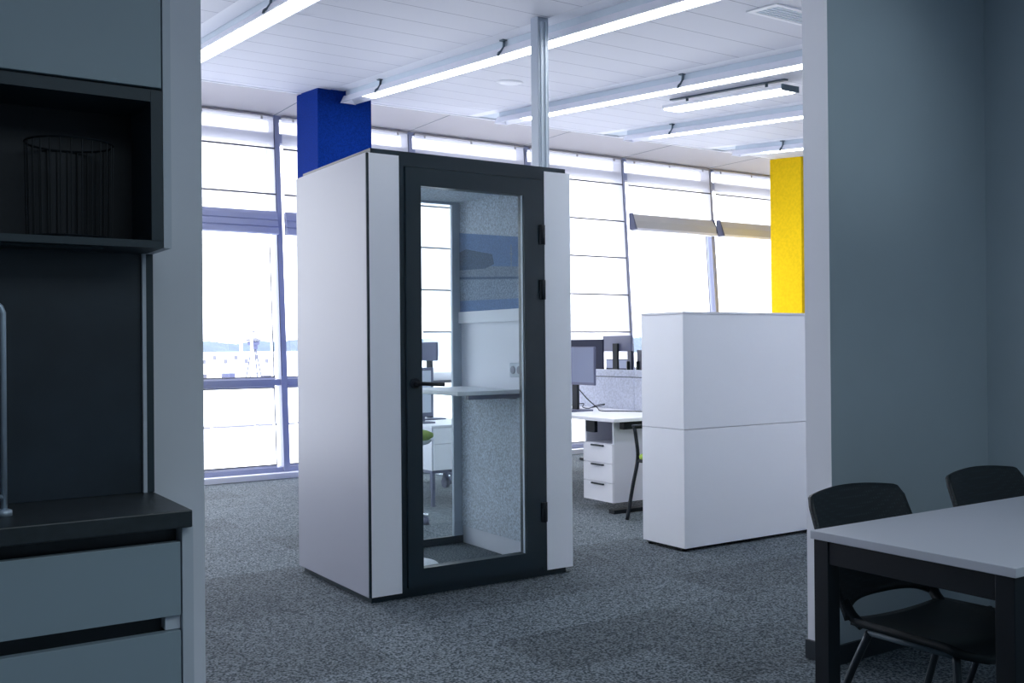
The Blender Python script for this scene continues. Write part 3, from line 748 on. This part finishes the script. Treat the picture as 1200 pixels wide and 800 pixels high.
# upper cabinet
ux, uy = .634, 2.425
zu0, zu1 = zk(1.523), zk(1.9)
t = thing('wall_cabinet', 'grey kitchen wall cabinet with a dark open niche', 'cabinet', (.1, 2.53, zu0))
part('side_panel', t, M['kside'], (ux - .018, ux, uy, 2.638, zu0, 2.55))
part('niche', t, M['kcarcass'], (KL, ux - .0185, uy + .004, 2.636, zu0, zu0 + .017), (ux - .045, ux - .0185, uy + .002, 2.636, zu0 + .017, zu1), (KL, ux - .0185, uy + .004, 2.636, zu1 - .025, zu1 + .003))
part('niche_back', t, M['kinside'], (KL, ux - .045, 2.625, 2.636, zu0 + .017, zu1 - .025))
part('carcass', t, M['kdark'], (KL, ux - .0185, uy + .02, 2.636, zu1 + .003, 2.55))
part('door', t, M['kfront'], (KL, ux - .022, uy - .002, uy + .018, zu1 + .008, 2.55), bev=.001)
mb = MB().box(KL, .49, uy + .05, uy + .075, zu0 - .004, zu0); obj('light_strip', mb, M['kcarcass'], t)
# wire basket in the niche
bz = zu0 + .0175; bcx, bcy, br = .428, 2.529, .092
t = thing('wire_basket', 'round black wire basket standing in the dark niche', 'basket', (bcx, bcy, bz))
ring = lambda z, r: [(bcx + r * math.cos(2 * PI * k / 40), bcy + r * math.sin(2 * PI * k / 40), z) for k in range(41)]
obj('rim', MB().tube(ring(bz + .225, br + .003), .0025, 6), M['black'], t)
obj('base_ring', MB().tube(ring(bz + .004, br), .003, 6), M['black'], t)
obj('base_tray', MB().lathe([(0, .001), (br - .003, .001), (br - .002, .007), (0, .006)], (bcx, bcy, bz), 36), M['tapmetal'], t)
for k in range(26):
    a = 2 * PI * k / 26; x, y = bcx + br * math.cos(a), bcy + br * math.sin(a)
    obj('wire', MB().tube([(x, y, bz + .004), (bcx + (br + .003) * math.cos(a), bcy + (br + .003) * math.sin(a), bz + .225)], .0018, 5), M['black'], t)
# tap
tx, ty = .275, 2.43
t = thing('kitchen_tap', 'tall slim steel gooseneck tap on the worktop, cut by the left edge', 'tap', (tx, ty, .9195))
pts = [(tx, ty, .92), (tx, ty, 1.36)] + [(tx - .085 + .085 * math.cos(a), ty - .0, 1.36 + .04 * math.sin(a)) for a in [k * PI / 10 for k in range(1, 11)]] + [(tx - .17, ty, 1.22)]
obj('spout', MB().tube(pts, .0065, 10), M['tapmetal'], t)
obj('tap_base', MB().lathe([(0, 0), (.016, 0), (.016, .012), (.008, .016), (0, .016)], (tx, ty, .9195), 20), M['tapmetal'], t)
obj('lever', MB().tube([(tx, ty, .96), (tx - .05, ty - .02, .975)], .005, 8), M['tapmetal'], t)

# ------------------------------------------------------------------ meeting table and chairs
TX0, TX1, TY0, TY1 = 2.300, 3.86, 1.336, 1.947
t = thing('meeting_table', 'grey topped meeting table with square black metal legs', 'table', (3.08, 1.64, 0))
part('tabletop', t, M['table'], (TX0, TX1, TY0, TY1, .718, .742), bev=.002)
part('apron', t, M['blackmetal'], (TX0 + .012, TX0 + .052, TY0 + .055, TY1 - .055, .652, .717), (TX1 - .052, TX1 - .012, TY0 + .055, TY1 - .055, .652, .717),
     (TX0 + .055, TX1 - .055, TY0 + .012, TY0 + .05, .652, .717), (TX0 + .055, TX1 - .055, TY1 - .05, TY1 - .012, .652, .717))
for x in (TX0 + .008, TX1 - .058):
    for y in (TY0 + .008, TY1 - .056):
        part('leg', t, M['blackmetal'], (x, x + .05, y, y + .05, 0, .717), bev=.002)

def meeting_chair(label):
    """faces -Y; origin on the floor under the middle of the seat rear edge"""
    t = thing('meeting_chair', label, 'chair', (0, 0, 0), 'black chairs behind the meeting table')
    def seatf(u, v):
        x = (u - .5) * 2; y = -.40 * v
        w = .235 * (1 - .06 * (1 - v)) * (1 if v < .85 else 1 - .35 * ((v - .85) / .15) ** 2)
        z = .445 + .012 * x * x - .018 * math.sin(PI * v) * (1 - x * x) - .03 * max(0, (v - .75) / .25) ** 2
        return (x * w, y, z)
    obj('seat', MB().grid(seatf, 20, 20, .022), M['seat_black'], t)
    def backf(u, v):
        x = (u - .5) * 2
        zt = .818 - .016 * abs(x) ** 2 - .030 * max(0, (abs(x) - .88) / .12) ** 3
        zb = .45 + .042 * (1 - abs(x) ** 5)
        z = zb + (zt - zb) * v
        w = .226 + .012 * math.exp(-((z - .62) / .12) ** 2)
        y = .15 * (max(0, z - .45) / .37) + .035 * (1 - x * x)
        return (x * w, y, z)
    g = MB().grid(backf, 32, 16, .016)
    b = obj('backrest', g, M['perf'], t)
    for s in (-1, 1):
        obj('back_support', MB().tube(bez([(s * .215, .03, .50), (s * .210, .005, .46), (s * .205, -.03, .435)], 5), .017, 8), M['seat_black'], t)
        obj('leg', MB().tube(bez([(s * .20, -.33, .42), (s * .215, -.345, .30), (s * .23, -.36, 0)], 4), .0115, 10), M['legmetal'], t)
        obj('leg', MB().tube(bez([(s * .20, -.05, .42), (s * .22, .02, .25), (s * .235, .10, 0)], 4), .0115, 10), M['legmetal'], t)
        obj('side_rail', MB().tube([(s * .20, -.33, .42), (s * .20, -.05, .42)], .011, 8), M['clip'], t)
    return t
mc = meeting_chair('black mesh back chair at the left end of the meeting table')
mc.location = (2.72, 1.965, 0)
dup(mc, (3.47, 1.985, 0), 0, label='black mesh back chair further right along the grey wall')

# ------------------------------------------------------------------ outside: harbour
struct('ground_water', MB().box(-150, 420, 10.5, 700, -3.2, -3.0), M['water'], label='bright pale harbour water outside', cat='water')
mb = MB(); random.seed(3)
def ridge(x): return 5.2 + 1.4 * math.sin(x * .021 + 1) + .8 * math.sin(x * .083) + .4 * math.sin(x * .31) + .2 * math.sin(x * .9)
n = 160; X0, X1 = -60, 420
top = [(X0 + (X1 - X0) * i / n, ridge(X0 + (X1 - X0) * i / n)) for i in range(n + 1)]
for i in range(n):
    (xa, za), (xb, zb2) = top[i], top[i + 1]
    mb.quad((xa, 400, -3), (xb, 400, -3), (xb, 425, zb2), (xa, 425, za))
    mb.quad((xa, 425, za), (xb, 425, zb2), (xb, 470, -3), (xa, 470, -3))
struct('hill', mb, M['hill'], label='hazy pale blue wooded hill across the water', cat='hill')
Y = 120
t = thing('radar_tower', 'pale lattice radar tower on the far quay outside the left window', 'tower', (41.1, Y, -3))
mb = MB()
for sx in (-.8, .8):
    for sy in (-.8, .8): mb.tube([(41.08 + sx, Y + sy, -3), (41.08 + sx * .25, Y + sy * .25, 1.2)], .08, 6)
for z, w in ((-1.9, .7), (-.9, .55), (0, .4)):
    mb.box(41.08 - w, 41.08 + w, Y - w, Y - w + .1, z, z + .1)
obj('lattice', mb, M['far_grey'], t)
obj('cabin', MB().box(40.75, 41.45, Y - .4, Y + .4, 1.1, 1.55).lathe([(0, 1.55), (.5, 1.55), (.72, 1.7), (.72, 2.05), (0, 2.1)], (41.08, Y, 0), 16), M['far_blue'], t)
obj('cabin_roof', MB().lathe([(.9, 2.1), (.95, 2.25), (.4, 2.5), (0, 2.5)], (41.08, Y, 0), 16), M['far_white'], t)
obj('antenna', MB().tube([(41.08, Y, 2.5), (41.08, Y, 4.4)], .06, 6).box(40.9, 41.3, Y - .1, Y + .1, 3.2, 3.35).box(40.85, 41.25, Y - .1, Y + .1, 3.8, 3.9), M['far_grey'], t)
for x, lean_, lab in ((38.2, 0, 'upright white mast left of the radar tower'), (39.45, .15, 'slightly tilted white mast beside the radar tower')):
    tag(obj('mast', MB().tube([(x + lean_, Y - 4, -3), (x, Y - 4, 3.0)], .20, 8, radii=[.24, .16]), M['white_trim']), lab, 'mast')
# long white quay building and boats
t = thing('harbour_building', 'long overexposed white building along the far quay', 'building', (41, Y + 8, -3))
part('wall', t, M['white_trim'], (30, 56, Y + 6, Y + 12, -3, .75))
for k in range(9):
    x = 35.2 + k * 1.35
    part('window', t, M['far_white'], (x, x + .45, Y + 5.95, Y + 6.0, -.2 - (k % 2) * .5, .35 - (k % 2) * .5))
for x0, x1, z1, m, lab in ((36.9, 39.0, -1.55, 'far_blue', 'small lavender blue boat moored at the far quay'), (34.2, 35.6, -1.6, 'far_grey', 'small grey boat moored at the far left of the quay'),
                           (41.8, 44.0, -1.9, 'far_grey', 'low grey boat moored below the radar tower')):
    t = thing('boat', lab, 'boat', ((x0 + x1) / 2, Y - 8, -3), 'boats at the far quay')
    k = (Y - 8) / Y; x0 *= k; x1 *= k
    obj('hull', MB().prism([(x0 - .2, -2.2), (x1 + .3, -2.2), (x1, -3), (x0, -3)], 1, Y - 9, Y - 7), M[m], t)
    obj('cabin', MB().box(x0 + .4, x1 - .4, Y - 8.6, Y - 7.4, -2.2, z1), M[m], t)
mb = MB()
for k in range(7): mb.box(9 + k * 2.4, 11.1 + k * 2.4, 53.4, 54.2, -3, -2.92)
tag(obj('pontoon', mb, M['far_white']), 'thin line of floating pontoon on the bright water', 'pontoon')

# ------------------------------------------------------------------ light and camera
w = bpy.data.worlds.new('sky'); bpy.context.scene.world = w; w.use_nodes = True
bg_ = w.node_tree.nodes['Background']
bg_.inputs['Color'].default_value = (0.92, 0.935, 1.0, 1); bg_.inputs['Strength'].default_value = 3.7

def area(name, loc, rot, sx, sy, e, col):
    l = bpy.data.lights.new(name, 'AREA'); l.shape = 'RECTANGLE'; l.size = sx; l.size_y = sy; l.energy = e; l.color = col
    o = bpy.data.objects.new(name, l); o.location = loc; o.rotation_euler = rot; C.objects.link(o); return o
area('kitchen_fill', (1.6, -.6, 2.9), (0, 0, 0), 3.0, 2.0, 26, (.78, .92, 1.0))  # unseen fill light added to brighten the kitchen and meeting corner

sp = bpy.data.lights.new('glow_spot', 'SPOT'); sp.energy = 22; sp.spot_size = math.radians(36); sp.spot_blend = 1.0; sp.color = (.75, .90, 1.0); sp.shadow_soft_size = .15  # unseen spot added for the glow patch on the partition wall
so = bpy.data.objects.new('glow_spot', sp); so.location = (2.6, .6, 2.85); C.objects.link(so)
so.rotation_euler = (Vector((3.42, 2.64, 2.35)) - so.location).to_track_quat('-Z', 'Y').to_euler()

cam = bpy.data.cameras.new('camera'); co = bpy.data.objects.new('camera', cam); C.objects.link(co)
yaw, pitch, roll, foc = math.radians(33.32555), math.radians(0.22815), math.radians(-0.50133), 1177.25
cam.sensor_width = 36; cam.lens = foc / 1200 * 36; cam.clip_start = .05; cam.clip_end = 1500
f = Vector((math.sin(yaw) * math.cos(pitch), math.cos(yaw) * math.cos(pitch), math.sin(pitch)))
r = Vector((math.cos(yaw), -math.sin(yaw), 0)); u = r.cross(f)
r2 = r * math.cos(roll) + u * math.sin(roll); u2 = -r * math.sin(roll) + u * math.cos(roll)
mt = Matrix((r2, u2, -f)).transposed().to_4x4(); mt.translation = (0, 0, 1.28)
co.matrix_world = mt
sc = bpy.context.scene; sc.camera = co
sc.view_settings.view_transform = 'Standard'
sc.view_settings.exposure = 0.75
sc.cycles.max_bounces = 12; sc.cycles.diffuse_bounces = 8; sc.cycles.transparent_max_bounces = 16
sc.cycles.use_denoising = True
sc.cycles.sample_clamp_indirect = 8
